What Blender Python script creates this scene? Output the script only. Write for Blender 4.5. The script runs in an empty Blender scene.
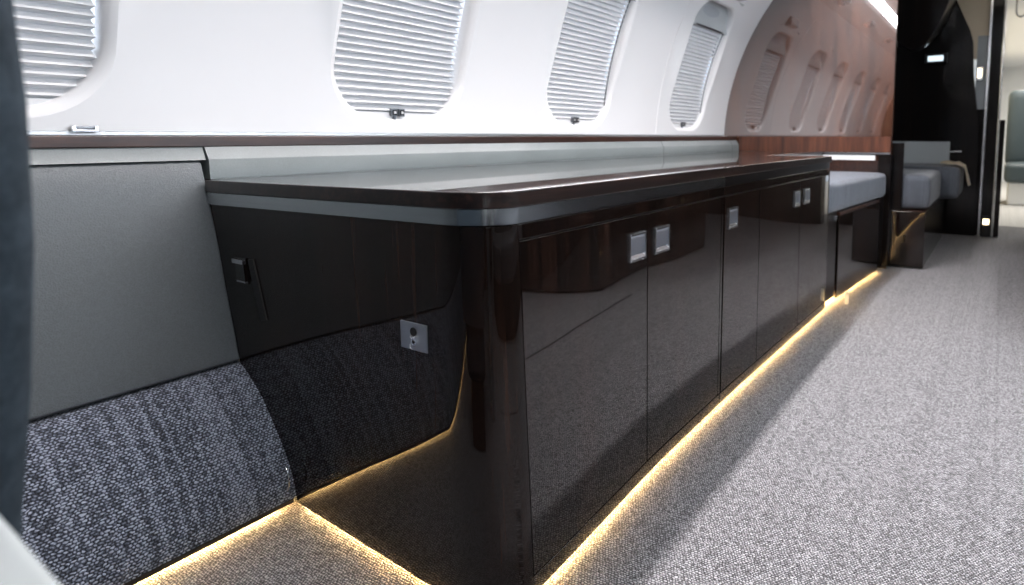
import bpy, bmesh, math, random
from mathutils import Vector, Matrix
from mathutils.geometry import delaunay_2d_cdt
random.seed(7)
sc = bpy.context.scene
COL = sc.collection
PI = math.pi

# ------------------------------------------------------------------ materials
def new_mat(name):
    m = bpy.data.materials.new(name); m.use_nodes = True
    nt = m.node_tree; nt.nodes.clear()
    out = nt.nodes.new('ShaderNodeOutputMaterial')
    b = nt.nodes.new('ShaderNodeBsdfPrincipled')
    nt.links.new(b.outputs[0], out.inputs[0])
    return m, nt, b
def setp(b, col=None, rough=None, metal=None, coat=None, coat_ior=None, spec=None, ior=None, sheen=None, coat_rough=None):
    if col is not None: b.inputs['Base Color'].default_value = (*col, 1)
    for k, v in (('Roughness', rough), ('Metallic', metal), ('Coat Weight', coat), ('Coat IOR', coat_ior),
                 ('Specular IOR Level', spec), ('IOR', ior), ('Sheen Weight', sheen), ('Coat Roughness', coat_rough)):
        if v is not None: b.inputs[k].default_value = v
def node(nt, t, **kw):
    n = nt.nodes.new(t)
    for k, v in kw.items():
        if hasattr(n, k): setattr(n, k, v)
    return n
def mth(nt, op, a, b=None, c=None):
    n = nt.nodes.new('ShaderNodeMath'); n.operation = op
    for i, v in enumerate((a, b, c)):
        if v is None: continue
        if isinstance(v, (int, float)): n.inputs[i].default_value = v
        else: nt.links.new(v, n.inputs[i])
    return n.outputs[0]
def ramp(nt, fac, stops):
    r = nt.nodes.new('ShaderNodeValToRGB')
    e = r.color_ramp.elements
    while len(e) < len(stops): e.new(0.5)
    for i, (p, c) in enumerate(stops):
        e[i].position = p; e[i].color = (*c, 1)
    nt.links.new(fac, r.inputs[0]); return r.outputs[0]
def bump(nt, b, h, strength, dist):
    n = nt.nodes.new('ShaderNodeBump'); n.inputs['Strength'].default_value = strength
    n.inputs['Distance'].default_value = dist
    nt.links.new(h, n.inputs['Height']); nt.links.new(n.outputs[0], b.inputs['Normal']); return n
def coords(nt, kind='Object', scale=(1, 1, 1), loc=(0, 0, 0)):
    tc = nt.nodes.new('ShaderNodeTexCoord'); mp = nt.nodes.new('ShaderNodeMapping')
    mp.inputs['Scale'].default_value = scale; mp.inputs['Location'].default_value = loc
    nt.links.new(tc.outputs[kind], mp.inputs[0]); return mp.outputs[0]
def noise(nt, vec, scale, detail=3, rough=.5):
    n = nt.nodes.new('ShaderNodeTexNoise'); n.inputs['Scale'].default_value = scale
    n.inputs['Detail'].default_value = detail; n.inputs['Roughness'].default_value = rough
    nt.links.new(vec, n.inputs['Vector']); return n.outputs[0]

def plain(name, col, rough=.5, metal=0, **kw):
    m, nt, b = new_mat(name); setp(b, col, rough, metal, **kw); return m
def emit(name, col, strength):
    m = bpy.data.materials.new(name); m.use_nodes = True; nt = m.node_tree; nt.nodes.clear()
    o = nt.nodes.new('ShaderNodeOutputMaterial'); e = nt.nodes.new('ShaderNodeEmission')
    e.inputs[0].default_value = (*col, 1); e.inputs[1].default_value = strength
    nt.links.new(e.outputs[0], o.inputs[0]); return m
def wood(name, dark, mid, light, scale=(60, 60, 3), coat_ior=1.6, rough=.35, coat=1.0, coat_rough=.02, spec=.5):
    m, nt, b = new_mat(name)
    v = coords(nt, 'Object', scale)
    n1 = noise(nt, v, 1.0, 6, .65)
    v2 = coords(nt, 'Object', (scale[0]*.18, scale[1]*.18, scale[2]*.18))
    n2 = noise(nt, v2, 1.0, 3, .5)
    f = mth(nt, 'MULTIPLY_ADD', n1, .65, mth(nt, 'MULTIPLY', n2, .35))
    c = ramp(nt, f, [(.32, dark), (.5, mid), (.70, light)])
    nt.links.new(c, b.inputs['Base Color'])
    setp(b, rough=rough, coat=coat, coat_ior=coat_ior, coat_rough=coat_rough, spec=spec)
    return m
def weave(name, pa, pb, dark, mid, light, kind='Object', bstr=.8, bdist=.003, rand=.45, sheen=.2, warp=.35, big=.25, famp=.9, fsc=3.0):
    """woven loops in offset rows; pa, pb = loop pitch in metres along the two surface axes"""
    m, nt, b = new_mat(name)
    v = coords(nt, kind)
    wn = nt.nodes.new('ShaderNodeTexNoise'); wn.inputs['Scale'].default_value = .55/pa; wn.inputs['Detail'].default_value = 2
    nt.links.new(v, wn.inputs['Vector'])
    s1 = nt.nodes.new('ShaderNodeSeparateXYZ'); nt.links.new(v, s1.inputs[0])
    s2 = nt.nodes.new('ShaderNodeSeparateColor'); nt.links.new(wn.outputs['Color'], s2.inputs[0])
    a = mth(nt, 'MULTIPLY_ADD', mth(nt, 'SUBTRACT', s2.outputs[0], .5), warp*2, mth(nt, 'MULTIPLY', s1.outputs[0], 1/pa))
    c = mth(nt, 'MULTIPLY_ADD', mth(nt, 'SUBTRACT', s2.outputs[1], .5), warp*2, mth(nt, 'MULTIPLY', s1.outputs[1], 1/pb))
    row = mth(nt, 'FLOOR', c)
    a2 = mth(nt, 'MULTIPLY_ADD', mth(nt, 'MODULO', row, 2.0), .5, a)
    h = mth(nt, 'MULTIPLY', mth(nt, 'ABSOLUTE', mth(nt, 'SINE', mth(nt, 'MULTIPLY', a2, PI))),
            mth(nt, 'ABSOLUTE', mth(nt, 'SINE', mth(nt, 'MULTIPLY', c, PI))))
    h = mth(nt, 'POWER', h, .6)
    cb = nt.nodes.new('ShaderNodeCombineXYZ')
    nt.links.new(mth(nt, 'FLOOR', a2), cb.inputs[0]); nt.links.new(row, cb.inputs[1])
    wh = nt.nodes.new('ShaderNodeTexWhiteNoise'); wh.noise_dimensions = '2D'
    nt.links.new(cb.outputs[0], wh.inputs['Vector'])
    col_n = mth(nt, 'FLOOR', a)
    w1 = nt.nodes.new('ShaderNodeTexWhiteNoise'); w1.noise_dimensions = '1D'; nt.links.new(col_n, w1.inputs['W'])
    fine = noise(nt, v, fsc/pa, 3, .65)
    f = mth(nt, 'MULTIPLY', h, mth(nt, 'MULTIPLY_ADD', wh.outputs[0], rand, 1-rand*.5))
    f = mth(nt, 'MULTIPLY_ADD', mth(nt, 'SUBTRACT', fine, .5), famp, f)
    f = mth(nt, 'MULTIPLY_ADD', mth(nt, 'SUBTRACT', w1.outputs[0], .5), big, f)
    cc = ramp(nt, f, [(.12, dark), (.55, mid), (1.0, light)])
    nt.links.new(cc, b.inputs['Base Color'])
    setp(b, rough=.9, spec=.25, sheen=sheen)
    hh = mth(nt, 'MULTIPLY_ADD', fine, .5, h)
    bump(nt, b, hh, bstr, bdist)
    return m

M = {}
M['credenza_wood'] = wood('dark lacquered macassar', (.0016, .0011, .0009), (.0045, .0024, .0018), (.022, .009, .0055), (70, 70, 2.2), coat_ior=1.68, spec=.03)
M['end_wood'] = wood('dark satin macassar', (.0024, .0014, .0010), (.0070, .0036, .0025), (.026, .011, .0065), (70, 70, 2.2), coat_ior=1.5, spec=.03, coat=.8)
M['worktop_wood'] = wood('dark brown lacquered worktop', (.004, .002, .0016), (.011, .005, .0036), (.040, .017, .011), (70, 3, 70), coat_ior=1.48, spec=.2)
M['rail_wood'] = wood('brown lacquered wood', (.006, .0025, .002), (.028, .010, .006), (.085, .032, .017), (50, 3, 50), coat_ior=1.4)
M['bulkhead_wood'] = wood('lacquered bulkhead veneer', (.022, .009, .005), (.058, .021, .010), (.15, .055, .026), (30, 30, 2.0), coat_ior=2.9, coat_rough=.025, spec=.2)
M['band_wood'] = wood('lower bulkhead veneer', (.022, .007, .004), (.075, .024, .012), (.16, .055, .026), (40, 40, 3), coat_ior=1.35, coat_rough=.1)
M['black_lacquer'] = wood('black lacquer', (.0022, .002, .002), (.004, .003, .003), (.010, .006, .004), (60, 60, 2), coat_ior=1.4, spec=.1, coat=.6, coat_rough=.08)
M['white_wall'] = plain('white satin wall', (.87, .88, .885), .42, coat=.15)
M['reveal'] = plain('white gloss window surround', (.9, .9, .9), .3)
M['chrome'] = plain('polished chrome', (.85, .87, .90), .22, 1.0)
M['steel'] = plain('satin steel', (.42, .45, .48), .30, 1.0)
M['gunmetal'] = plain('dark metal', (.22, .24, .26), .35, 1.0)
M['paddle'] = plain('dark steel paddle', (.42, .45, .50), .35, 1.0)
M['black'] = plain('black gap', (.004, .004, .004), .6)
M['black_plastic'] = plain('black plastic', (.012, .012, .013), .25)
M['grey_paint'] = plain('pale grey paint', (.50, .54, .55), .35)
M['white_paint'] = plain('white paint', (.75, .76, .76), .4)
M['cream'] = plain('cream panel', (.75, .66, .50), .4)
M['teal'] = plain('grey teal leather', (.045, .065, .075), .5)

def metal_band(name, col):
    m, nt, b = new_mat(name)
    v = coords(nt, 'Object', (2, 2, 900))
    n = noise(nt, v, 1.0, 2)
    c = ramp(nt, n, [(.3, tuple(x*.8 for x in col)), (.7, col)])
    nt.links.new(c, b.inputs['Base Color']); setp(b, rough=.17, metal=1.0)
    b.inputs['Anisotropic'].default_value = .5
    return m
M['band'] = metal_band('brushed aluminium band', (.68, .71, .73))
def leather(name, col, bstr=.35, scale=420, rough=.45):
    m, nt, b = new_mat(name)
    v = coords(nt, 'Object')
    vo = nt.nodes.new('ShaderNodeTexVoronoi'); vo.inputs['Scale'].default_value = scale
    nt.links.new(v, vo.inputs['Vector'])
    n = noise(nt, v, scale*.35, 4, .6)
    h = mth(nt, 'ADD', vo.outputs['Distance'], n)
    c = ramp(nt, mth(nt, 'MULTIPLY_ADD', noise(nt, v, 5, 2), .4, mth(nt, 'MULTIPLY', h, .45)), [(.25, tuple(x*.8 for x in col)), (.8, tuple(x*1.15 for x in col))])
    nt.links.new(c, b.inputs['Base Color']); setp(b, rough=rough, spec=.45)
    bump(nt, b, h, bstr, .0006); return m
M['leather'] = leather('grey grained leather', (.093, .105, .110), .9, 300)
M['ledge_leather'] = leather('pale grey ledge leather', (.15, .172, .172), .15, 700, .35)
M['tweed'] = weave('blue grey chunky tweed', .0085, .0058, (.012, .014, .019), (.085, .097, .128), (.38, .415, .50), 'UV', .9, .003, .6, .1, .8, .30, 1.3, 2.0)
M['seat_fabric'] = weave('pale blue grey seat fabric', .006, .005, (.04, .047, .06), (.095, .11, .135), (.20, .22, .25), 'UV', .6, .001, .4)
M['seat_fabric_dark'] = weave('slate grey seat fabric', .006, .005, (.025, .028, .034), (.055, .064, .078), (.12, .13, .15), 'UV', .6, .001, .4)
M['carpet'] = weave('grey woven carpet', .0075, .0055, (.032, .031, .033), (.165, .162, .168), (.48, .47, .485), 'Object', .9, .003, .6, .1, .8, .08, 1.6, 2.0)
M['pale_carpet'] = weave('pale carpet', .010, .008, (.3, .3, .29), (.5, .49, .47), (.7, .69, .67), 'Object', .4, .002)
def felt(name, col):
    m, nt, b = new_mat(name); v = coords(nt, 'Object')
    n = noise(nt, v, 160, 5, .75); n2 = noise(nt, v, 45, 3, .6)
    c = ramp(nt, mth(nt, 'MULTIPLY_ADD', n2, .5, mth(nt, 'MULTIPLY', n, .5)), [(.3, tuple(x*.45 for x in col)), (.7, tuple(x*1.6 for x in col))])
    nt.links.new(c, b.inputs['Base Color']); setp(b, rough=.95, spec=.1)
    bump(nt, b, n, .6, .003); return m
M['felt'] = felt('grey blue felt', (.026, .036, .045))
# pleated shade: diffuse and translucent cloth
def shade_mat():
    m = bpy.data.materials.new('pleated shade cloth'); m.use_nodes = True; nt = m.node_tree; nt.nodes.clear()
    o = nt.nodes.new('ShaderNodeOutputMaterial'); d = nt.nodes.new('ShaderNodeBsdfDiffuse'); t = nt.nodes.new('ShaderNodeBsdfTranslucent')
    mx = nt.nodes.new('ShaderNodeMixShader'); mx.inputs[0].default_value = .06
    d.inputs[0].default_value = (.80, .80, .80, 1); t.inputs[0].default_value = (.8, .82, .85, 1)
    nt.links.new(d.outputs[0], mx.inputs[1]); nt.links.new(t.outputs[0], mx.inputs[2]); nt.links.new(mx.outputs[0], o.inputs[0]); return m
M['shade'] = shade_mat()
def glass_mat():
    m = bpy.data.materials.new('window pane'); m.use_nodes = True; nt = m.node_tree; nt.nodes.clear()
    o = nt.nodes.new('ShaderNodeOutputMaterial'); g = nt.nodes.new('ShaderNodeBsdfGlass'); t = nt.nodes.new('ShaderNodeBsdfTransparent')
    mx = nt.nodes.new('ShaderNodeMixShader'); mx.inputs[0].default_value = .12
    g.inputs['Roughness'].default_value = 0; t.inputs[0].default_value = (.95, .97, 1, 1)
    nt.links.new(t.outputs[0], mx.inputs[1]); nt.links.new(g.outputs[0], mx.inputs[2]); nt.links.new(mx.outputs[0], o.inputs[0]); return m
M['glass'] = glass_mat()
M['led_warm'] = emit('warm strip light', (1.0, .61, .23), 160)
M['led_white'] = emit('ceiling strip diffuser', (1.0, .97, .96), 8)
M['lamp_blue'] = emit('reading lamp lens', (.75, .9, 1.0), 1.2)
M['lamp_warm'] = emit('warm lamp lens', (1.0, .8, .5), 5)

# ------------------------------------------------------------------ object helpers
def link(o, parent=None):
    COL.objects.link(o)
    if parent is not None: o.parent = parent
    return o
def tag(o, label=None, cat=None, group=None, kind=None):
    if label: o['label'] = label
    if cat: o['category'] = cat
    if group: o['group'] = group
    if kind: o['kind'] = kind
    return o
def thing(name, label, cat, loc=(0, 0, 0), group=None):
    o = bpy.data.objects.new(name, None); o.location = loc; o.empty_display_size = .05; COL.objects.link(o)
    tag(o, label, cat, group); o['_l'] = 1; del o['_l']; return o
def obj(name, bm, mats, parent=None, smooth=False, bevel=0, seg=2, angle=35):
    """links a bmesh built in WORLD coordinates; its origin is moved to the base centre of the mesh"""
    me = bpy.data.meshes.new(name)
    if not isinstance(mats, (list, tuple)): mats = [mats]
    bmesh.ops.recalc_face_normals(bm, faces=bm.faces) if not getattr(obj, 'keep', False) else None
    xs = [v.co for v in bm.verts]
    c = Vector(((min(p.x for p in xs)+max(p.x for p in xs))/2, (min(p.y for p in xs)+max(p.y for p in xs))/2, min(p.z for p in xs)))
    for v in bm.verts: v.co -= c
    for f in bm.faces: f.smooth = smooth
    bm.to_mesh(me); bm.free()
    for m in mats: me.materials.append(m)
    o = bpy.data.objects.new(name, me)
    link(o, parent)
    base = Vector((0, 0, 0)); p = parent
    while p is not None: base += p.location; p = p.parent
    o.location = c - base
    if bevel:
        md = o.modifiers.new('bevel', 'BEVEL'); md.width = bevel; md.segments = seg; md.limit_method = 'ANGLE'; md.angle_limit = math.radians(angle); md.harden_normals = True
        for f in me.polygons: f.use_smooth = True
    elif smooth:
        try: me.set_sharp_from_angle(angle=math.radians(50))
        except Exception: pass
    return o
def box_bm(x0, x1, y0, y1, z0, z1, bm=None, mi=0, f=None, ny=1):
    bm = bm or bmesh.new()
    rings = []
    for k in range(ny+1):
        y = y0+(y1-y0)*k/ny
        rings.append([bm.verts.new(f(Vector(p)) if f else p) for p in ((x0, y, z0), (x1, y, z0), (x1, y, z1), (x0, y, z1))])
    fs = [bm.faces.new(rings[0]), bm.faces.new(rings[-1][::-1])]
    for a, b in zip(rings, rings[1:]):
        for i in range(4): fs.append(bm.faces.new((a[i], b[i], b[(i+1) % 4], a[(i+1) % 4])))
    for q in fs: q.material_index = mi
    return bm
def prism_bm(poly, z0, z1, f=None, bm=None, mi=0):
    """plan outline extruded in z"""
    bm = bm or bmesh.new()
    zs = [z0, z1]
    a = [bm.verts.new(f(Vector((x, y, z0))) if f else (x, y, z0)) for x, y in poly]
    b = [bm.verts.new(f(Vector((x, y, z1))) if f else (x, y, z1)) for x, y in poly]
    fs = [bm.faces.new(a[::-1]), bm.faces.new(b)]
    n = len(poly)
    for i in range(n): fs.append(bm.faces.new((a[i], a[(i+1) % n], b[(i+1) % n], b[i])))
    for q in fs: q.material_index = mi
    return bm
def profile_bm(prof, y0, y1, closed=True, uv=True, ny=1, f=None):
    """(x, z) profile extruded along y, UV = (y, arc length) in metres"""
    bm = bmesh.new(); L = bm.loops.layers.uv.new('UVMap')
    n = len(prof); arc = [0]
    for i in range(1, n+1):
        a, b = prof[i-1], prof[i % n]; arc.append(arc[-1]+math.hypot(b[0]-a[0], b[1]-a[1]))
    ys = [y0+(y1-y0)*k/ny for k in range(ny+1)]
    R = [[bm.verts.new(f(Vector((x, y, z))) if f else (x, y, z)) for x, z in prof] for y in ys]
    m = n if closed else n-1
    for k in range(ny):
        for i in range(m):
            j = (i+1) % n
            fc = bm.faces.new((R[k][i], R[k+1][i], R[k+1][j], R[k][j]))
            for lp, (yy, aa) in zip(fc.loops, ((ys[k], arc[i]), (ys[k+1], arc[i]), (ys[k+1], arc[i+1]), (ys[k], arc[i+1]))): lp[L].uv = (yy, aa)
    if closed:
        for r, rev in ((R[0], True), (R[-1], False)):
            fc = bm.faces.new(r[::-1] if rev else r)
            for lp in fc.loops: lp[L].uv = (lp.vert.co.x, lp.vert.co.z)
    return bm
def cushion_bm(x0, x1, y0, y1, z0, z1, r=.03, crown=.012, fx=None):
    """soft block with rounded edges and a slightly crowned top"""
    bm = bmesh.new(); L = bm.loops.layers.uv.new('UVMap')
    N = 14
    def co(u, v, w):
        c = [(x0+x1)/2, (y0+y1)/2, (z0+z1)/2]; h = [(x1-x0)/2, (y1-y0)/2, (z1-z0)/2]
        p = Vector((u*h[0], v*h[1], w*h[2])); q = Vector([max(-(h[i]-r), min(h[i]-r, p[i])) for i in range(3)])
        d = p-q
        if d.length > 1e-9: p = q+d.normalized()*r
        p.z += crown*max(0, w)*(1-u*u)*(1-v*v)
        p += Vector(c)
        return fx(p) if fx else p
    def t(k):
        s = -1+2*k/N
        return math.sin(s*PI/2)**1 if True else s
    vd = {}
    def vert(u, v, w):
        key = (round(u, 5), round(v, 5), round(w, 5))
        if key not in vd: vd[key] = bm.verts.new(co(u, v, w))
        return vd[key]
    for ax in range(3):
        for sgn in (-1, 1):
            for i in range(N):
                for j in range(N):
                    q = []
                    for (a, b) in ((i, j), (i+1, j), (i+1, j+1), (i, j+1)):
                        uvw = [0, 0, 0]; uvw[ax] = sgn; uvw[(ax+1) % 3] = t(a); uvw[(ax+2) % 3] = t(b); q.append(vert(*uvw))
                    if sgn < 0: q = q[::-1]
                    fc = bm.faces.new(q)
                    for lp in fc.loops:
                        c = lp.vert.co; uv = [(c.y, c.z), (c.x, c.z), (c.y, c.x)][ax]; lp[L].uv = uv
    return bm
def tube_bm(pts, r, n=10, bm=None, mi=0):
    bm = bm or bmesh.new(); rings = []
    for i, p in enumerate(pts):
        p = Vector(p); d = (Vector(pts[min(i+1, len(pts)-1)])-Vector(pts[max(i-1, 0)])).normalized()
        u = d.cross(Vector((0, 0, 1))); u = u.normalized() if u.length > .01 else Vector((1, 0, 0)); w = d.cross(u).normalized()
        rings.append([bm.verts.new(p+(u*math.cos(2*PI*k/n)+w*math.sin(2*PI*k/n))*r) for k in range(n)])
    fs = [bm.faces.new(rings[0]), bm.faces.new(rings[-1][::-1])]
    for a, b in zip(rings, rings[1:]):
        for k in range(n): fs.append(bm.faces.new((a[k], b[k], b[(k+1) % n], a[(k+1) % n])))
    for q in fs: q.material_index = mi
    return bm

# ------------------------------------------------------------------ fuselage side wall
WC, WZ, WR = -.1721, .824, 1.6964          # circle the side lining follows
def wx(z): return -(math.sqrt(max(0, WR*WR-(z-WZ)**2))-WC)     # left wall x at height z
def ang(z): return math.asin((z-WZ)/WR)
def onwall(y, s, off=0, side=-1):
    """s = arc height above WZ measured on the lining; off > 0 is outboard"""
    a = s/WR; R = WR+off
    return Vector((side*(R*math.cos(a)-WC), y, WZ+R*math.sin(a)))
S = lambda z: WR*ang(z)
WINS = [-1.80, -.72, .372, 1.450, 2.492, 3.693]      # window centres along the cabin
WHALF = .252; Z_LO, Z_HI = .962, 1.735
def outline(yc, grow=0.0, n=10, half=WHALF):
    s0, s1 = S(Z_LO)-grow, S(Z_HI)+grow; hw = half+grow; rb = .17+grow*.6; rt = .13+grow*.6
    pts = []
    for (cy, cs, r, a0) in ((yc+hw-rb, s0+rb, rb, -90), (yc+hw-rt, s1-rt, rt, 0), (yc-hw+rt, s1-rt, rt, 90), (yc-hw+rb, s0+rb, rb, 180)):
        for k in range(n+1):
            a = math.radians(a0+90*k/n); pts.append((cy+r*math.cos(a), cs+r*math.sin(a)))
    return pts
def wall_bm(y0, y1, side, holes, z_top=2.035):
    s0, s1 = S(.895), S(z_top)
    verts = []; edges = []
    ny = int((y1-y0)/.08)+1; ns = 26
    hl = [outline(c, .022) for c in holes]
    def inside(p, poly):
        c = False; n = len(poly); x, y = p
        for i in range(n):
            (x1_, y1_), (x2, y2) = poly[i], poly[i-1]
            if (y1_ > y) != (y2 > y) and x < (x2-x1_)*(y-y1_)/(y2-y1_)+x1_: c = not c
        return c
    for i in range(ny+1):
        for j in range(ns+1):
            p = (y0+(y1-y0)*i/ny, s0+(s1-s0)*j/ns)
            if any(inside(p, outline(c, .040)) for c in holes): continue
            verts.append(Vector(p))
    for h in hl:
        b = len(verts); verts += [Vector(p) for p in h]; edges += [(b+i, b+(i+1) % len(h)) for i in range(len(h))]
    vo, eo, fo, *_ = delaunay_2d_cdt(verts, edges, [], 0, 1e-5)
    bm = bmesh.new(); bv = [bm.verts.new(onwall(p[0], p[1], 0, side)) for p in vo]
    for f in fo:
        c = sum((vo[i] for i in f), Vector((0, 0)))/len(f)
        if any(inside(c, h) for h in hl): continue
        q = [bv[i] for i in f]
        try: bm.faces.new(q if side < 0 else q[::-1])
        except ValueError: pass
    return bm
bmw = wall_bm(-2.6, 4.352, -1, WINS)
o = obj('wall_left', bmw, M['white_wall'], smooth=True); tag(o, 'white curved cabin side lining on the left', 'wall', kind='structure')
RW = [-1.80, -.72, .36, 1.44, 2.52, 3.60]
bmw = wall_bm(-2.6, 4.352, 1, RW)
o = obj('wall_right', bmw, M['white_wall'], smooth=True); tag(o, 'white curved cabin side lining opposite', 'wall', kind='structure')

def window(idx, yc, side, shaded):
    root = bpy.data.objects.new('window_%d' % idx, None); root.location = onwall(yc, S(Z_LO), 0, side); COL.objects.link(root); root.empty_display_size = .05
    root['kind'] = 'structure'
    bm = bmesh.new()
    prev = None
    for (g, off) in ((.022, 0), (.013, .003), (.004, .010), (0, .022), (-.002, .055)):
        ring = [bm.verts.new(onwall(p[0], p[1], off, side)) for p in outline(yc, g)]
        if prev:
            n = len(ring)
            for i in range(n): bm.faces.new((prev[i], prev[(i+1) % n], ring[(i+1) % n], ring[i]))
        prev = ring
    obj('window_frame', bm, M['reveal'], root, smooth=True)
    if shaded:
        zt = 1.60; s0, s1 = S(Z_LO)+.020, S(zt)
        n = int((s1-s0)/.0228)
        prof = []
        for k in range(n+1):
            s = s0+(s1-s0)*k/n
            prof.append((s, .050))
            if k < n: prof.append((s+(s1-s0)/n*.42, .022))
        bm = bmesh.new(); y0, y1 = yc-.262, yc+.243
        R = [[bm.verts.new(onwall(y, s, off, side)) for s, off in prof] for y in (y0, y1)]
        for i in range(len(prof)-1): bm.faces.new((R[0][i], R[1][i], R[1][i+1], R[0][i+1]))
        obj('pleated_blind', bm, M['shade'], root)
        # bottom rail
        bm = bmesh.new()
        def slab(ya, yb, sa, sb, oa, ob, mi=0):
            vs = [bm.verts.new(onwall(y, s, o_, side)) for y in (ya, yb) for s in (sa, sb) for o_ in (oa, ob)]
            for f in ((0, 1, 3, 2), (4, 6, 7, 5), (0, 4, 5, 1), (2, 3, 7, 6), (0, 2, 6, 4), (1, 5, 7, 3)):
                bm.faces.new([vs[i] for i in f]).material_index = mi
        slab(y0, y1, S(Z_LO)-.02, S(Z_LO)+.022, .026, .05)
        obj('blind_rail', bm, M['white_paint'], root)
        bm = bmesh.new()
        for d in (-.015, .015):
            slab(yc+d-.011-.01, yc+d+.011-.01, S(Z_LO)+.010, S(Z_LO)+.036, .012, .026, 0)
            slab(yc+d-.0045-.01, yc+d+.0045-.01, S(Z_LO)+.019, S(Z_LO)+.028, .009, .012, 1)
            slab(yc+d-.008-.01, yc+d+.008-.01, S(Z_LO)+.015, S(Z_LO)+.032, .0105, .0125, 2)
        slab(yc-.024, yc-.017, S(Z_LO)-.008, S(Z_LO)+.012, .016, .026, 0)
        obj('blind_catch', bm, [M['gunmetal'], M['white_paint'], M['black_plastic']], root)
        # side guide with its dark cord
        bm = bmesh.new()
        for k in range(24 if yc > 2 else 0):
            a, b_ = S(.985)+(S(1.6)-S(.985))*k/24, S(.985)+(S(1.6)-S(.985))*(k+1)/24
            slab(yc+.2375, yc+.2395, a, b_-.003, .018, .024, 0)
        if yc > 2: obj('blind_cord', bm, M['black_plastic'], root)
        # cowl that the raised blind folds into
        bm = bmesh.new(); rows = []
        for k in range(9):
            t = k/8; s = S(1.595)+(S(1.79)-S(1.595))*t; off = .020+.045*math.sin(t*PI)-.01*t
            rows.append([bm.verts.new(onwall(yc+(-.262+.524*j/8), s, off+.02*abs((j-4)/4)**2*-1, side)) for j in range(9)])
        for a, b_ in zip(rows, rows[1:]):
            for j in range(8): bm.faces.new((a[j], a[j+1], b_[j+1], b_[j]))
        obj('blind_cowl', bm, M['grey_paint'], root, smooth=True)
        bm = bmesh.new(); slab(y0, y1, S(1.592), S(1.602), .010, .045)
        obj('blind_head', bm, M['gunmetal'], root)
    bm = bmesh.new()
    ring = [bm.verts.new(onwall(p[0], p[1], .062, side)) for p in outline(yc, .01)]
    c = bm.verts.new(onwall(yc, (S(Z_LO)+S(Z_HI))/2, .062, side))
    for i in range(len(ring)): bm.faces.new((ring[i], ring[(i+1) % len(ring)], c))
    obj('window_pane', bm, M['glass'], root, smooth=True)
    return root
for i, yc in enumerate(WINS): window(i+1, yc, -1, True)
for i, yc in enumerate(RW): window(i+7, yc, 1, False)

def struct(name, bm, m, label=None, **kw):
    o = obj(name, bm, m, **kw); o['kind'] = 'structure'
    if label: o['label'] = label
    return o
# seam ribs between lining panels
def rib(y, side=-1):
    bm = bmesh.new(); n = 16
    rows = [[bm.verts.new(onwall(y+dy, S(.905)+(S(1.92)-S(.905))*k/n, off, side)) for dy, off in ((-.004, 0), (-.002, -.0025), (.002, -.0025), (.004, 0))] for k in range(n+1)]
    for a, b in zip(rows, rows[1:]):
        for j in range(3): bm.faces.new((a[j], a[j+1], b[j+1], b[j]))
    return bm
struct('trim_1', rib(3.285), M['reveal'], smooth=True)
struct('trim_2', rib(-.18), M['reveal'], smooth=True)

# lower side wall, floor, ceiling
struct('wall_left_lower', box_bm(-2.02, -1.93, -2.6, 6.4, 0, .90), M['white_paint'])
struct('wall_right_lower', box_bm(1.93, 2.02, -2.6, 6.4, 0, .90), M['white_paint'])
struct('floor', box_bm(-2.02, 2.02, -2.6, 7.05, -.05, 0), M['carpet'])
struct('floor_aft', box_bm(-2.02, 2.02, 7.05, 14.5, -.05, 0), M['pale_carpet'])
struct('wall_back', box_bm(-2.02, 2.02, -2.7, -2.6, 0, 2.36), M['black_lacquer'])
struct('trim_3', box_bm(.185, .197, -1.2, 2.95, .0, .0015), M['black'])      # seat track slot in the carpet

# overhead: service panel along each side, strip light slot, centre ceiling
for side, nm in ((-1, 'left'), (1, 'right')):
    prof = [(-1.375, 2.02), (-1.25, 2.045), (-1.12, 2.085), (-1.095, 2.11), (-1.095, 2.14), (-1.12, 2.14), (-1.42, 2.14)]
    if side > 0: prof = [(-x, z) for x, z in prof][::-1]
    struct('ceiling_service_panel_'+nm, profile_bm(prof, -2.6, 4.35), M['white_wall'])
prof = [(-1.04, 2.17), (-.90, 2.21), (-.5, 2.26), (0, 2.28), (.5, 2.26), (.90, 2.21), (1.04, 2.17), (1.08, 2.3), (0, 2.35), (-1.08, 2.3)]
struct('ceiling', profile_bm(prof, -2.6, 4.42), M['white_wall'])
struct('ceiling_left', box_bm(-1.50, -1.0, -2.6, 4.42, 2.3, 2.34), M['white_paint'])
struct('ceiling_right', box_bm(1.0, 1.50, -2.6, 4.42, 2.3, 2.34), M['white_paint'])

# reading light and gasper units in the left service panel
for k, y in enumerate((.9, 2.1, 3.3)):
    t = thing('reading_light_unit', ('round reading light and air nozzle in the overhead panel above the '+('nearer', 'middle', 'far')[k]+' window'), 'reading light', (-1.25, y, 2.035), 'overhead reading light units')
    bm = box_bm(-1.31, -1.19, y-.10, y+.10, 2.035, 2.08); obj('housing', bm, M['grey_paint'], t, bevel=.01)
    for s in (-.045, .045):
        bm = bmesh.new(); bmesh.ops.create_cone(bm, cap_ends=True, segments=20, radius1=.022, radius2=.028, depth=.014, matrix=Matrix.Translation((-1.25, y+s, 2.029)))
        obj('nozzle', bm, M['gunmetal'], t, smooth=True)
# small latch block over the last window
o = obj('latch_block', box_bm(-1.57, -1.50, 3.66, 3.86, 1.79, 1.86), M['grey_paint'], bevel=.012); tag(o, 'pale grey block above the far window beside the wood bulkhead', 'latch')

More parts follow.
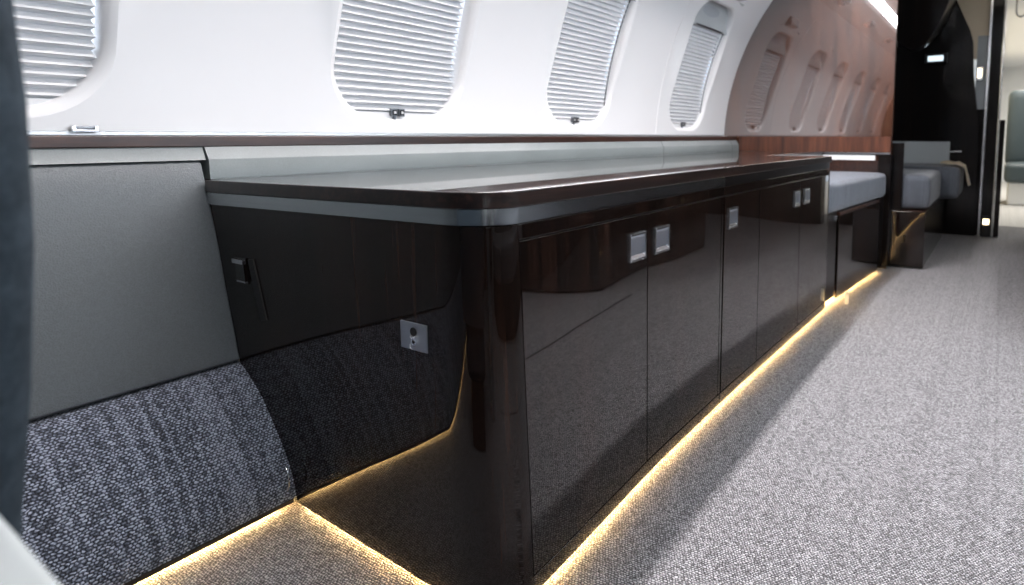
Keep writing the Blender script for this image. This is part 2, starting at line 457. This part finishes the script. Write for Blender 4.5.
# ------------------------------------------------------------------ window rail, ledge, side panels
struct('trim_4', box_bm(-1.93, -1.752, -2.6, 4.33, .8755, .903), M['rail_wood'], bevel=.003)
struct('trim_5', profile_bm([(-1.868, .903), (-1.860, .905), (-1.862, .913), (-1.868, .915), (-1.880, .915), (-1.880, .903)], -2.6, 4.33), M['steel'])
t = thing('rail_catch', 'small chrome catch on the metal rail below the first window', 'catch', (-1.86, .575, .912))
bm = box_bm(-1.866, -1.848, .552, .600, .9125, .917); box_bm(-1.864, -1.850, .552, .560, .917, .926, bm); box_bm(-1.864, -1.850, .592, .600, .917, .926, bm)
obj('base_plate', bm, M['chrome'], t, bevel=.001)
obj('pin', tube_bm([(-1.857, .553, .922), (-1.857, .599, .922)], .0035), M['gunmetal'], t, smooth=True)

def zt(x): return .803+.0105*(x+.77)            # worktop surface
# ledge behind the worktop, in three lengths
def ledge(y0, y1, label):
    xb = -1.736
    prof = [(-1.925, .803), (xb, zt(xb)+.0005), (xb, .8425), (xb-.002, .8452), (-1.754, .8755), (-1.925, .876)]
    bm = profile_bm(prof, y0, y1)
    o = obj('wall_ledge', bm, M['ledge_leather'], smooth=True); tag(o, label, 'ledge', 'grey leather ledge lengths behind the worktop'); return o
ledge(.772, 3.148, 'long pale grey leather ledge behind the glossy worktop below windows')
ledge(3.152, 4.20, 'short pale grey ledge length before the wood bulkhead')
ledge(4.204, 4.330, 'narrow pale grey ledge end piece touching the wood bulkhead')
# low ledge strip above the leather panel
bm = profile_bm([(-1.925, .8425), (-1.742, .8425), (-1.744, .845), (-1.756, .8755), (-1.925, .876)], -1.6, .768)
o = obj('wall_ledge', bm, M['ledge_leather'], smooth=True); tag(o, 'grey leather ledge strip above the grained side panel at left', 'ledge')

def fit_end(p):
    if p.y > .7: p.y = .757+max(0, 1-p.z/.8)*(.013-.058*(p.x+1.37))+.001
    return p
bm = profile_bm([(-1.925, .322), (-1.676, .328), (-1.668, .334), (-1.677, .40), (-1.693, .515), (-1.706, .63), (-1.721, .734), (-1.730, .78), (-1.742, .832), (-1.748, .8385), (-1.756, .841), (-1.925, .841)], -1.6, .757, ny=1, f=fit_end)
o = obj('leather_side_panel', bm, M['leather'], smooth=True, bevel=.004, seg=3, angle=60); tag(o, 'dark grey grained leather side panel left of the credenza above tweed', 'side panel')

tw = [(-1.675, .3235), (-1.665, .3215), (-1.635, .304), (-1.605, .280), (-1.573, .252), (-1.548, .220), (-1.523, .186), (-1.500, .154), (-1.479, .121), (-1.464, .086), (-1.453, .051), (-1.452, .026), (-1.462, .022), (-1.925, .022), (-1.925, .318)]
t = BENCH = thing('sofa_bench', 'blue grey chunky tweed bench bolster curving to the floor beside the credenza', 'bench', (-1.6, 0, 0))
def catmull(pts, sub=4):
    out = []
    for i in range(len(pts)-1):
        p0, p1, p2, p3 = pts[max(i-1, 0)], pts[i], pts[i+1], pts[min(i+2, len(pts)-1)]
        for k in range(sub):
            u = k/sub
            out.append(tuple(.5*((2*p1[d])+(-p0[d]+p2[d])*u+(2*p0[d]-5*p1[d]+4*p2[d]-p3[d])*u*u+(-p0[d]+3*p1[d]-3*p2[d]+p3[d])*u**3) for d in (0, 1)))
    out.append(pts[-1]); return out
prof = catmull(tw[:12], 3)+tw[12:]
obj('tweed_bolster', profile_bm(prof, -1.6, .757, ny=1, f=fit_end), M['tweed'], t, smooth=True)
obj('plinth', box_bm(-1.475, -1.456, -1.6, .770, .012, .0218), M['black'], t)
# small chrome ring on the bolster's end
pts = [(-1.466+.030*math.cos(a), .752, .085+.038*math.sin(a)) for a in [math.radians(-50+100*k/10) for k in range(11)]]
obj('pull_loop', tube_bm(pts, .0020, 8), M['chrome'], t, smooth=True)

# ------------------------------------------------------------------ credenza
KX = [(.70, .022), (.88, .019), (1.35, -.005), (1.85, -.009), (2.74, .005), (3.08, .011), (3.4, .014)]
def bow(y):
    t = min(1, max(0, (y-2.45)/.78)); return .020*t*t
def warp(p):
    """the lower front follows the gently bowed cabin floor edge"""
    y = p.y; dx = KX[0][1] if y < KX[0][0] else KX[-1][1]
    for (a, va), (b, vb) in zip(KX, KX[1:]):
        if a <= y <= b: dx = va+(vb-va)*(y-a)/(b-a)
    w = max(0, 1-p.z/.8)
    q = p.copy()
    if p.x > -.9: q.x += dx*w+bow(y)*(1-w)
    if p.y < .80:
        q.y += w*(.013-.058*(p.x+1.37))*(1 if p.y < .80 else 0)
    return q
def bx(z):       # back edge of the end face follows the side panels
    T = [(.0, -1.447), (.014, -1.449), (.051, -1.453), (.121, -1.479), (.186, -1.523), (.252, -1.573), (.304, -1.635), (.323, -1.668), (.515, -1.695), (.63, -1.707), (.734, -1.722), (.9, -1.78)]
    for (a, va), (b, vb) in zip(T, T[1:]):
        if a <= z <= b: return va+(vb-va)*(z-a)/(b-a)
    return T[-1][1]
YE = .757
def corner(r_x=.118, r_y=.070, n=12, x=-.765, y=YE):
    return [(x-r_x+r_x*math.sin(a), y+r_y-r_y*math.cos(a)) for a in [PI/2*k/n for k in range(n+1)]]
A = thing('credenza_cabinet', 'dark glossy wood credenza cabinet with rounded corner and steel band', 'cabinet', (-1.3, 1.27, 0))
# end panel with the rounded corner: lofted over z
def end_panel():
    bm = bmesh.new(); zs = [.012, .03, .06, .09, .121, .155, .186, .22, .252, .278, .304, .323, .4, .5, .62, .740]
    rings = []
    for z in zs:
        out = [(bx(z)+(-.88-bx(z))*k/8, YE) for k in range(8)]+corner()+[(-.765, .831), (-.785, .831)]+[(-.885, .776), (bx(z), .776)]
        rings.append([bm.verts.new(warp(Vector((x, y, z)))) for x, y in out])
    n = len(rings[0])
    for a, b in zip(rings, rings[1:]):
        for i in range(n): bm.faces.new((a[i], a[(i+1) % n], b[(i+1) % n], b[i]))
    bm.faces.new(rings[0][::-1]); bm.faces.new(rings[-1]); return bm
obj('end_panel', end_panel(), M['end_wood'], A, smooth=True)
obj('carcass', box_bm(-1.50, -.779, .800, 1.792, .03, .740, f=warp, ny=8), M['black'], A)
obj('top_rail', box_bm(-.779, -.765, .832, 1.792, .7115, .7405, f=warp, ny=8), M['credenza_wood'], A, bevel=.001)
obj('bottom_rail', box_bm(-.779, -.765, .832, 1.792, .011, .0465, f=warp, ny=8), M['credenza_wood'], A, bevel=.001)

def handle_mesh(yc):
    """flush paddle latch: raised frame, tilted paddle, bright lower lip (world coordinates on the door face)"""
    x = -.765; w, zl, zh = .040, .598, .667
    bm = bmesh.new()
    fr = .006
    box_bm(x-.001, x+.0045, yc-w, yc-w+fr, zl, zh, bm, 0); box_bm(x-.001, x+.0045, yc+w-fr, yc+w, zl, zh, bm, 0)
    box_bm(x-.001, x+.0060, yc-w+fr, yc+w-fr, zh-fr, zh, bm, 0); box_bm(x-.001, x+.0060, yc-w+fr, yc+w-fr, zl, zl+fr, bm, 0)
    box_bm(x-.0005, x+.0006, yc-w+fr, yc+w-fr, zl+fr, zh-fr, bm, 1)
    v = [bm.verts.new(p) for p in ((x+.0005, yc-w+fr+.003, zl+.017), (x+.0005, yc+w-fr-.003, zl+.017), (x+.0045, yc+w-fr-.003, zh-fr-.005), (x+.0045, yc-w+fr+.003, zh-fr-.005),
                                   (x+.0007, yc-w+fr+.003, zl+.015), (x+.0007, yc+w-fr-.003, zl+.015), (x+.0007, yc+w-fr-.003, zh-fr-.001), (x+.0007, yc-w+fr+.003, zh-fr-.001))]
    for f in ((0, 1, 2, 3), (3, 2, 6, 7), (0, 3, 7, 4), (1, 5, 6, 2), (0, 4, 5, 1)): bm.faces.new([v[i] for i in f]).material_index = 1
    v = [bm.verts.new(p) for p in ((x+.0008, yc-w+fr, zl+.015), (x+.0008, yc+w-fr, zl+.015), (x+.0052, yc+w-fr, zl+fr), (x+.0052, yc-w+fr, zl+fr))]
    bm.faces.new(v).material_index = 2
    for v in bm.verts: v.co = warp(v.co)
    return bm
for root, rng, spots in ((A, [(.8335, 1.3030), (1.3065, 1.7740)], [1.2525, 1.3780]),):
    for (a, b), h in zip(rng, spots):
        d = obj('door', box_bm(-.777, -.765, a, b, .0495, .7085, f=warp, ny=6), M['credenza_wood'], root, bevel=.0012)
        hd = obj('handle', handle_mesh(h), [M['chrome'], M['paddle'], M['chrome']], d, bevel=.0008)
        hd['label'] = 'chrome flush paddle latch'
obj('side_stile', box_bm(-.779, -.765, 1.7775, 1.7915, .0495, .7085, f=warp), M['credenza_wood'], A)
def band_bm(y1):
    outl = [(-1.719, YE-.002)]+corner(.120, .080, 16, -.763, YE-.002)+[(-.763, y1), (-.775, y1), (-.775, .86), (-.88, .775), (-1.719, .775)]
    return prism_bm(outl, .7425, .7715, f=lambda p: Vector((p.x, p.y, p.z+.0105*(p.x+.77))))
o = obj('steel_band', band_bm(1.792), M['band'], A, smooth=True); o['label'] = 'brushed aluminium band wrapping the rounded corner'
# fittings on the end face
lk = obj('lock_plate', box_bm(-1.002, -.925, YE-.0045+.002, YE+.006, .491, .545, f=warp), M['steel'], A, bevel=.0012)
lk['label'] = 'square satin steel lock plate'
bm = bmesh.new(); yq = YE-.0035
for (x, z, r, d, mi) in ((-.962, .528, .0085, .002, 0), (-.960, .509, .0075, .0035, 1), (-.960, .509, .0035, .005, 0)):
    bmesh.ops.create_cone(bm, cap_ends=True, segments=20, radius1=r, radius2=r, depth=d, matrix=Matrix.Translation((x, yq, z)) @ Matrix.Rotation(PI/2, 4, 'X'))
    for f in bm.faces:
        if f.material_index == 0 and f.calc_center_median().z < .52 and r == .0075: f.material_index = 1
tube_bm([(-.968, yq-.002, .519), (-.962, yq-.005, .5165), (-.954, yq-.002, .5195)], .0014, 8, bm, 1)
tube_bm([(-.970, yq-.002, .503), (-.967, yq-.0045, .497), (-.960, yq-.004, .4945)], .0012, 8, bm, 1)
for v in bm.verts: v.co = warp(v.co)
obj('lock_cylinder', bm, [M['black'], M['chrome']], lk, smooth=True)
bm = bmesh.new()
box_bm(-1.628, -1.574, YE-.003, YE+.004, .543, .608, bm, 0)
box_bm(-1.626, -1.577, YE-.010, YE-.002, .593, .604, bm, 1); box_bm(-1.620, -1.580, YE-.007, YE-.002, .546, .5505, bm, 1)
box_bm(-1.579, -1.574, YE-.009, YE-.002, .551, .594, bm, 0)
for v in bm.verts: v.co = warp(v.co)
obj('stowage_latch', bm, [M['credenza_wood'], M['chrome']], A, bevel=.0008)
bm = bmesh.new(); v = []
for y in (YE-.004, YE+.002):
    v.append([bm.verts.new(warp(Vector(p))) for p in ((-1.562, y, .606), (-1.540, y, .609), (-1.506, y, .464), (-1.534, y, .457))])
bm.faces.new(v[0]); bm.faces.new(v[1][::-1])
for i in range(4): bm.faces.new((v[0][i], v[0][(i+1) % 4], v[1][(i+1) % 4], v[1][i]))
o = obj('grip_bar', bm, M['black'], A, bevel=.001); o['label'] = 'black slanted grip bar'

B = thing('credenza_cabinet', 'further dark wood credenza cabinet with three doors and dark band', 'cabinet', (-1.3, 2.5, 0))
obj('carcass', box_bm(-1.50, -.779, 1.796, 3.09, .03, .740, f=warp, ny=8), M['black'], B)
obj('end_panel', box_bm(-1.60, -.766, 3.101, 3.118, .013, .740, f=warp), M['credenza_wood'], B)
obj('top_rail', box_bm(-.779, -.765, 1.796, 3.10, .7115, .7405, f=warp, ny=8), M['credenza_wood'], B, bevel=.001)
obj('bottom_rail', box_bm(-.779, -.765, 1.796, 3.10, .011, .0465, f=warp, ny=8), M['credenza_wood'], B, bevel=.001)
o = obj('dark_band', box_bm(-.83, -.768, 1.796, 3.115, .7425, .7715, f=warp, ny=10), M['black_lacquer'], B); o['label'] = 'dark recessed band under the worktop'
for (a, b), h in zip([(1.803, 2.129), (2.1325, 2.6380), (2.6415, 3.098)], [1.868, 2.590, 2.735]):
    d = obj('door', box_bm(-.777, -.765, a, b, .0495, .7085, f=warp, ny=6), M['credenza_wood'], B, bevel=.0012)
    hd = obj('handle', handle_mesh(h), [M['chrome'], M['paddle'], M['chrome']], d, bevel=.0008); hd['label'] = 'chrome flush paddle latch'

# worktop over both cabinets, narrowing behind the bench seat
outl = [(-1.724, YE-.004)]+corner(.122, .082, 18, -.761, YE-.004)+[(-.761+bow(y), y) for y in (2.45, 2.6, 2.75, 2.9, 3.05)]+[(-.746, 3.130), (-1.10, 3.130), (-1.10, 4.325), (-1.90, 4.325), (-1.90, .80), (-1.724, .80)]
bm = prism_bm(outl, .7725, .803, f=lambda p: Vector((p.x, p.y, p.z+.0105*(p.x+.77))))
o = obj('credenza_worktop', bm, M['worktop_wood'], bevel=.0025, seg=3); tag(o, 'glossy dark wood worktop lying along the top of both credenza cabinets', 'worktop')
# support under the narrow part
o = obj('shelf_support', box_bm(-1.60, -1.115, 3.14, 4.32, .012, .755), M['credenza_wood']); tag(o, 'dark wood panel rising behind the pale bench cushion', 'panel')

# ------------------------------------------------------------------ warm strip lights under the furniture
def led(bm, parent):
    o = obj('strip_light', bm, M['led_warm'], parent); o['label'] = 'warm glowing light strip'; return o
LZ0, LZ1 = .0130, .0230
for ys, par in (([.80, .88, 1.35, 1.792], A), ([1.796, 1.85, 2.74, 3.08, 3.10], B)):
    bm = bmesh.new()
    pr = [[bm.verts.new(warp(Vector((x, y, z)))) for x, z in ((-.806, LZ0), (-.797, LZ0), (-.797, LZ1), (-.806, LZ1))] for y in ys]
    bm.faces.new(pr[0]); bm.faces.new(pr[-1][::-1])
    for a, b in zip(pr, pr[1:]):
        for i in range(4): bm.faces.new((a[i], b[i], b[(i+1) % 4], a[(i+1) % 4]))
    led(bm, par)
led(box_bm(-1.43, -.90, .785, .791, LZ0, LZ1, f=warp), A)
led(box_bm(-1.492, -1.484, -1.6, .745, .0105, .0205), BENCH)

# ------------------------------------------------------------------ bench seat between credenza and bulkhead
def fxs(y): return -.752+(y-3.24)*.080
t = thing('bench_seat', 'pale grey cushioned bench seat on a dark wood base past the credenza', 'seat', (-.93, 3.8, 0))
P = lambda y0, y1, xa, d: [(xa, y0), (fxs(y0)+d, y0), (fxs(y1)+d, y1), (xa, y1)]
obj('base_panel', prism_bm([(fxs(3.345)-.020, 3.345), (fxs(3.345)-.004, 3.345), (fxs(4.2)-.004, 4.20), (fxs(4.2)-.020, 4.20)], .012, .470), M['credenza_wood'], t, bevel=.002)
obj('base_carcass', prism_bm(P(3.345, 4.20, -1.10, -.021), .035, .470), M['black'], t)
obj('stile', prism_bm(P(3.135, 3.325, -1.10, -.012), .026, .500), M['black_lacquer'], t, bevel=.002)
obj('far_stile', prism_bm(P(4.21, 4.335, -1.10, -.012), .014, .500), M['black_lacquer'], t, bevel=.002)
obj('seat_tray', prism_bm(P(3.345, 4.20, -1.10, .000), .474, .492), M['rail_wood'], t, bevel=.002)
o = obj('hinge_knob', box_bm(fxs(3.24)-.01, fxs(3.24)+.008, 3.245, 3.285, .455, .480), M['chrome'], t, bevel=.003)
led(prism_bm([(-.808, 3.14), (-.800, 3.14), (-.715, 4.20), (-.723, 4.20)], LZ0, LZ1), t)
def skew(p): return Vector((p.x+(p.y-3.24)*.088*max(0, (p.x+1.10)/.34), p.y, p.z+.02*max(0, (p.y-3.5))*0))
obj('cushion', cushion_bm(-1.09, -.752, 3.145, 4.315, .495, .662, .034, .016, skew), M['seat_fabric'], t, smooth=True)

# ------------------------------------------------------------------ wood bulkhead
def bulk_outline(side=-1, x_in=.645):
    pts = [(side*x_in, 0.0), (side*x_in, 2.30), (side*1.2, 2.30)]
    z = 2.02
    zz = [2.1, 2.02, 1.95, 1.85, 1.75, 1.65, 1.55, 1.45, 1.35, 1.25, 1.15, 1.05, .95, .90]
    pts += [(side*(-wx(q)+.004), q) for q in zz]+[(side*1.93, .90), (side*1.93, 0.0)]
    return pts
def bulk_bm(side, y0, y1):
    pr_ = bulk_outline(side); 
    if side > 0: pr_ = pr_[::-1]
    return profile_bm(pr_, y0, y1)
struct('wall_bulkhead_left', bulk_bm(-1, 4.350, 4.400), M['bulkhead_wood'], 'glossy brown wood bulkhead with curved edge')
struct('wall_bulkhead_right', bulk_bm(1, 4.350, 4.400), M['bulkhead_wood'])
struct('trim_6', box_bm(-1.735, -.650, 4.335, 4.352, .796, .903), M['band_wood'])
struct('trim_7', box_bm(-1.735, -.648, 4.328, 4.352, .783, .793), M['chrome'])
struct('trim_8', box_bm(-1.10, -.745, 4.337, 4.352, .742, .776), M['white_wall'])
struct('trim_9', box_bm(-.722, -.640, 4.330, 4.405, .0, .780), M['black_lacquer'])
struct('trim_10', box_bm(-1.10, -.725, 4.338, 4.352, .50, .740), M['rail_wood'])

o = obj('floor_tab', box_bm(-.692, -.672, 3.29, 3.298, 0, .068), M['grey_paint'], bevel=.002); tag(o, 'small grey upright tab on the carpet in the strip glow before the bench seat', 'tab')
struct('trim_17', box_bm(-.66, -.570, 4.402, 4.413, .405, .86), M['black_lacquer'])
# ------------------------------------------------------------------ aft compartment seen past the bulkhead
t = thing('divan', 'slate grey divan on dark wood base beyond the wood bulkhead', 'sofa', (-1.0, 5.2, 0))
obj('base', box_bm(-1.85, -.42, 4.415, 5.95, .012, .395), M['credenza_wood'], t, bevel=.004)
obj('top_edge', box_bm(-1.85, -.418, 4.413, 5.95, .396, .404), M['rail_wood'], t)
obj('seat_cushion', cushion_bm(-1.80, -.40, 4.42, 5.30, .405, .645, .05, .01), M['seat_fabric_dark'], t, smooth=True)
obj('seat_cushion', cushion_bm(-1.80, -.27, 5.31, 5.95, .405, .665, .05, .01), M['seat_fabric_dark'], t, smooth=True)
bm = bmesh.new(); rw = []
for a in range(13):
    rw.append([])
    for b in range(9):
        y = 5.36+.30*a/12; u = b/8*.24; x = -.42+u; z = .682
        if x > -.29: z = .682-(x+.29)*1.6; x = -.29+(x+.29)*.45+.035
        rw[-1].append(bm.verts.new((x+random.uniform(-.006, .006), y+random.uniform(-.008, .008), z+random.uniform(0, .022))))
for a in range(12):
    for b in range(8): bm.faces.new((rw[a][b], rw[a+1][b], rw[a+1][b+1], rw[a][b+1]))
bmesh.ops.solidify(bm, geom=bm.faces[:], thickness=.004)
o = obj('crumpled_throw', bm, M['cream'], smooth=True); tag(o, 'crumpled cream cloth lying on the far divan cushion', 'cloth')
o = obj('belt_buckle', box_bm(-.66, -.60, 4.60, 4.63, .652, .672), M['chrome'], bevel=.004); tag(o, 'small chrome seat belt buckle on the near divan cushion', 'buckle')

struct('wall_aft_left', profile_bm([(-2.0, 0), (-.165, 0), (-.19, 1.0), (-.25, 1.45), (-.27, 1.75), (-.30, 1.85), (-.42, 2.12), (-.42, 2.3), (-2.0, 2.3)], 6.2, 6.26), M['black_lacquer'])
o = obj('wall_panel', box_bm(-.92, -.41, 6.17, 6.20, .655, .858), M['grey_paint'], bevel=.004); tag(o, 'grey rectangular panel on the dark partition behind the divan', 'panel')
o = obj('wall_grab_bar', tube_bm([(-.40, 6.15, .765), (-.31, 6.15, .77)], .012), M['chrome'], smooth=True); tag(o, 'short chrome bar beside the grey panel on dark partition', 'bar')
t = thing('wall_lamp', 'small pale glowing lamp on the dark partition above the divan', 'lamp', (-.56, 6.17, 1.58))
obj('lamp_housing', box_bm(-.66, -.46, 6.15, 6.20, 1.56, 1.66), M['black_plastic'], t, bevel=.01)
obj('lamp_lens', box_bm(-.63, -.50, 6.14, 6.151, 1.585, 1.635), M['lamp_blue'], t, bevel=.008)
t = thing('wall_lamp', 'small warm glowing lamp on the door jamb right of the dark partition', 'lamp', (-.21, 6.26, 1.44))
obj('lamp_housing', box_bm(-.235, -.175, 6.235, 6.268, 1.40, 1.53), M['chrome'], t, bevel=.01)
obj('lamp_lens', box_bm(-.222, -.19, 6.225, 6.236, 1.43, 1.51), M['lamp_warm'], t, bevel=.006)
t = thing('step_light', 'warm low step light at the foot of the dark door post', 'lamp', (-.085, 6.19, .12))
obj('lamp_housing', box_bm(-.118, -.05, 6.17, 6.2, .0, .20), M['black_plastic'], t, bevel=.006)
obj('lamp_lens', box_bm(-.108, -.06, 6.163, 6.171, .115, .165), M['lamp_warm'], t, bevel=.004)
# dark curved monitor shell hanging near the ceiling
bm = bmesh.new(); rows = []
for k in range(13):
    a = PI*k/12; zc = 2.28-.42*math.sin(a/2)**1.0 if k < 12 else 1.86
    xx = -.95+.62*k/12; zc = 1.62+.70*((k/12-.45)/.55)**2 if k > 5 else 1.62+.35*((.45-k/12)/.45)**2
    rows.append([bm.verts.new((xx, y, zc+dz)) for y, dz in ((5.50, 0), (5.50, .5*(2.31-zc)), (5.50, 2.31-zc), (6.18, 2.31-zc), (6.18, .12), (5.60, -.012))])
for a, b in zip(rows, rows[1:]):
    for i in range(6): bm.faces.new((a[i], a[(i+1) % 6], b[(i+1) % 6], b[i]))
bm.faces.new(rows[0][::-1]); bm.faces.new(rows[-1])
o = obj('overhead_locker', bm, M['black_lacquer'], smooth=True); tag(o, 'black curved overhead locker near the ceiling above the divan', 'locker')
struct('ceiling_aft', box_bm(-2.0, 2.0, 4.42, 6.5, 2.32, 2.36), plain('dim taupe ceiling', (.18, .16, .13), .6))
struct('wall_aft_side', box_bm(-2.0, -1.93, 4.40, 6.5, .9, 2.32), M['black_plastic'])
struct('wall_aft_side_right', box_bm(1.93, 2.0, 4.40, 14.5, .9, 2.32), M['black_plastic'])
struct('wall_door_header', box_bm(-.42, -.06, 6.28, 6.33, 1.60, 2.3), M['cream'])
struct('trim_11', box_bm(-.235, -.15, 6.27, 6.33, 1.15, 1.80), plain('bluish grey jamb panel', (.35, .40, .42), .35))
# door posts
for k, (x0, x1, m, z1) in enumerate(((-.150, -.128, 'chrome', 2.3), (-.126, -.040, 'black_lacquer', 2.3), (-.038, -.026, 'chrome', 2.3), (-.024, .018, 'black_lacquer', 1.05))):
    struct('trim_%d' % (12+k), box_bm(x0, x1, 6.20, 6.30, 0, z1), M[m], bevel=.004)
struct('wall_aft_right', box_bm(.24, 2.0, 6.2, 6.3, 0, 2.3), M['black_lacquer'])
struct('wall_door_side', box_bm(-.42, -.15, 6.29, 6.33, 0, 1.15), M['black_lacquer'])
struct('wall_corridor', box_bm(-.14, -.06, 6.4, 14.4, 0, 2.3), M['cream'])
struct('wall_end', box_bm(-2.0, 2.0, 14.4, 14.5, 0, 2.3), M['white_paint'])
struct('ceiling_corridor', box_bm(-2.0, 2.0, 6.5, 14.5, 2.3, 2.36), M['white_paint'])
t = thing('lounge_seat', 'grey teal seat standing in the bright area past the doorway', 'seat', (.55, 9.6, 0))
obj('seat_back', cushion_bm(.05, .75, 9.9, 10.1, .50, 1.55, .08, .0), M['teal'], t, smooth=True)
obj('seat_cushion', cushion_bm(.05, .75, 9.2, 9.95, .30, .55, .06, .02), M['teal'], t, smooth=True)
obj('seat_base', box_bm(.10, .68, 9.3, 9.95, 0, .30), M['white_paint'], t, bevel=.02)
pts = [(.05, 6.5, 2.2), (.05, 6.5, 2.02), (.06, 6.5, 1.99), (.085, 6.5, 1.975), (.11, 6.5, 1.985), (.125, 6.5, 2.02), (.13, 6.5, 2.2)]  # chrome grab handle loop, not fixed to any wall
o = obj('door_grab_handle', tube_bm(pts, .008), M['chrome'], smooth=True); tag(o, 'rounded metal loop handle at the top of the bright doorway', 'rail')

# ------------------------------------------------------------------ opposite side (seen as reflections)
t = thing('storage_cabinet', 'dark wood cabinet opposite the credenza across the aisle', 'cabinet', (1.1, 3.6, 0))
obj('body', prism_bm([(.42, 2.98), (.70, 2.92), (1.75, 2.92), (1.75, 4.30), (.42, 4.30)], .012, .78), M['credenza_wood'], t, bevel=.02, seg=4)
obj('top', prism_bm([(.41, 2.97), (.70, 2.91), (1.75, 2.91), (1.75, 4.31), (.41, 4.31)], .782, .81), M['credenza_wood'], t, bevel=.004)
t = thing('divan', 'grey divan along the opposite cabin side', 'sofa', (1.4, 1.2, 0))
obj('base', box_bm(1.05, 1.86, -1.2, 2.85, .012, .28), M['black_lacquer'], t, bevel=.004)
for k in range(3): obj('seat_cushion', cushion_bm(1.02, 1.70, -1.2+1.35*k, .14+1.35*k, .282, .47, .04), M['seat_fabric_dark'], t, smooth=True)
obj('backrest', box_bm(1.72, 1.86, -1.2, 2.85, .30, .86), M['leather'], t, bevel=.02)

# ------------------------------------------------------------------ foreground chair and table edge
t = thing('club_chair', 'grey felt club chair back at the left edge, close and blurred', 'chair', (-.80, -.05, 0))
rights = [(.40, -.640), (.50, -.610), (.626, -.568), (.738, -.514), (.836, -.478), (.92, -.463), (1.0, -.468), (1.08, -.480), (1.15, -.505)]
rights = [(a, b+.004) for a, b in rights]
bm = bmesh.new(); L = bm.loops.layers.uv.new('UVMap'); rings = []
def rr(x0, x1, y0, y1, r, n=7):
    out = []
    for cx_, cy_, a0 in ((x1-r, y0+r, -90), (x1-r, y1-r, 0), (x0+r, y1-r, 90), (x0+r, y0+r, 180)):
        for k in range(n+1):
            a = math.radians(a0+90*k/n); out.append((cx_+r*math.cos(a), cy_+r*math.sin(a)))
    return out
for z, xr in rights:
    rings.append([bm.verts.new((x, y, z)) for x, y in rr(-1.10, xr, -.14, .130, .045)])
z, xr = rights[-1]
for dz, ins in ((.025, .012), (.042, .035), (.048, .07)):
    rings.append([bm.verts.new((x, y, z+dz)) for x, y in rr(-1.10+ins, xr-ins, -.14+ins*.8, .130-ins*.8, .04)])
for a, b in zip(rings, rings[1:]):
    for i in range(len(a)): bm.faces.new((a[i], a[(i+1) % len(a)], b[(i+1) % len(a)], b[i]))
bm.faces.new(rings[0][::-1]); bm.faces.new(rings[-1])
obj('backrest', bm, M['felt'], t, smooth=True)
obj('seat', cushion_bm(-1.06, -.64, -.62, .10, .22, .40, .05), M['felt'], t, smooth=True)
obj('base', box_bm(-1.0, -.70, -.50, .05, 0, .22), M['credenza_wood'], t, bevel=.02)
t = thing('side_table', 'white table edge in the bottom left corner, close and blurred', 'table', (-.32, -.15, 0))
bm = prism_bm([(-.497, -.40), (-.20, -.40), (-.20, .087), (-.36, .088), (-.497, .0925)], .675, .70)
obj('tabletop', bm, plain('pale grey laminate', (.34, .37, .37), .4), t, bevel=.006, seg=3)
obj('pedestal', box_bm(-.40, -.28, -.25, -.10, 0, .675), M['steel'], t, bevel=.01)

# ------------------------------------------------------------------ lights
def area(name, loc, size, size_y, energy, col, rot=(0, 0, 0), parent=None, spread=None):
    l = bpy.data.lights.new(name, 'AREA'); l.shape = 'RECTANGLE'; l.size = size; l.size_y = size_y; l.energy = energy; l.color = col
    if spread: l.spread = spread
    o = bpy.data.objects.new(name, l); o.location = loc; o.rotation_euler = rot; COL.objects.link(o); return o
# strip lights in the slots between service panels and ceiling
area('ceiling_strip_lamp', (-1.069, 2.1, 2.155), .07, 3.4, 108, (1.0, .935, .945))
area('ceiling_strip_lamp', (1.069, 1.9, 2.155), .035, 4.0, 48, (1.0, .965, .96))
# added cove uplights: soft fill bounced off the ceiling, no visible source
for sx in (-1, 1): area('added_cove_fill', (sx*1.075, .9, 2.165), .04, 6.6, 100, (.96, .97, 1.0), (0, math.radians(180-sx*-35), 0))
# daylight outside the right-hand windows
for yc in RW:
    p = onwall(yc, (S(Z_LO)+S(Z_HI))/2, .16, 1)
    area('window_daylight', p, .62, .44, 13.0 if yc > 1 else 4.0, (.80, .90, 1.0), (0, math.radians(90)-math.radians(-0)+.3, 0))
area('corridor_ceiling_lamp', (.7, 10.2, 2.28), 1.0, 4.5, 125, (1.0, .96, .90))
area('aft_ceiling_lamp', (-.1, 5.4, 2.30), .3, 1.2, 1.2, (1.0, .9, .8))

w = bpy.data.worlds.new('World'); sc.world = w; w.use_nodes = True
w.node_tree.nodes['Background'].inputs[0].default_value = (.80, .88, 1.0, 1)
w.node_tree.nodes['Background'].inputs[1].default_value = 1.6

# ------------------------------------------------------------------ camera
cam = bpy.data.cameras.new('Camera'); co = bpy.data.objects.new('Camera', cam); COL.objects.link(co)
co.location = (0, 0, .9)
th, ps = math.radians(6.41294), math.radians(29.68162)
co.rotation_euler = (PI/2-th, 0, ps)
cam.sensor_width = 36; cam.lens = 605/1024*36
cam.shift_x = -(655-512)/1024; cam.shift_y = -(292.5-205)/1024
cam.clip_start = .02
cam.dof.use_dof = True; cam.dof.focus_distance = 1.35; cam.dof.aperture_fstop = 3.5
sc.camera = co
sc.view_settings.view_transform = 'Standard'; sc.view_settings.look = 'None'; sc.view_settings.gamma = 1; sc.view_settings.exposure = .15
sc.view_settings.use_curve_mapping = False
sc.cycles.use_denoising = True
sc.cycles.max_bounces = 10; sc.cycles.diffuse_bounces = 5; sc.cycles.glossy_bounces = 5; sc.cycles.transparent_max_bounces = 8
sc.cycles.caustics_reflective = False
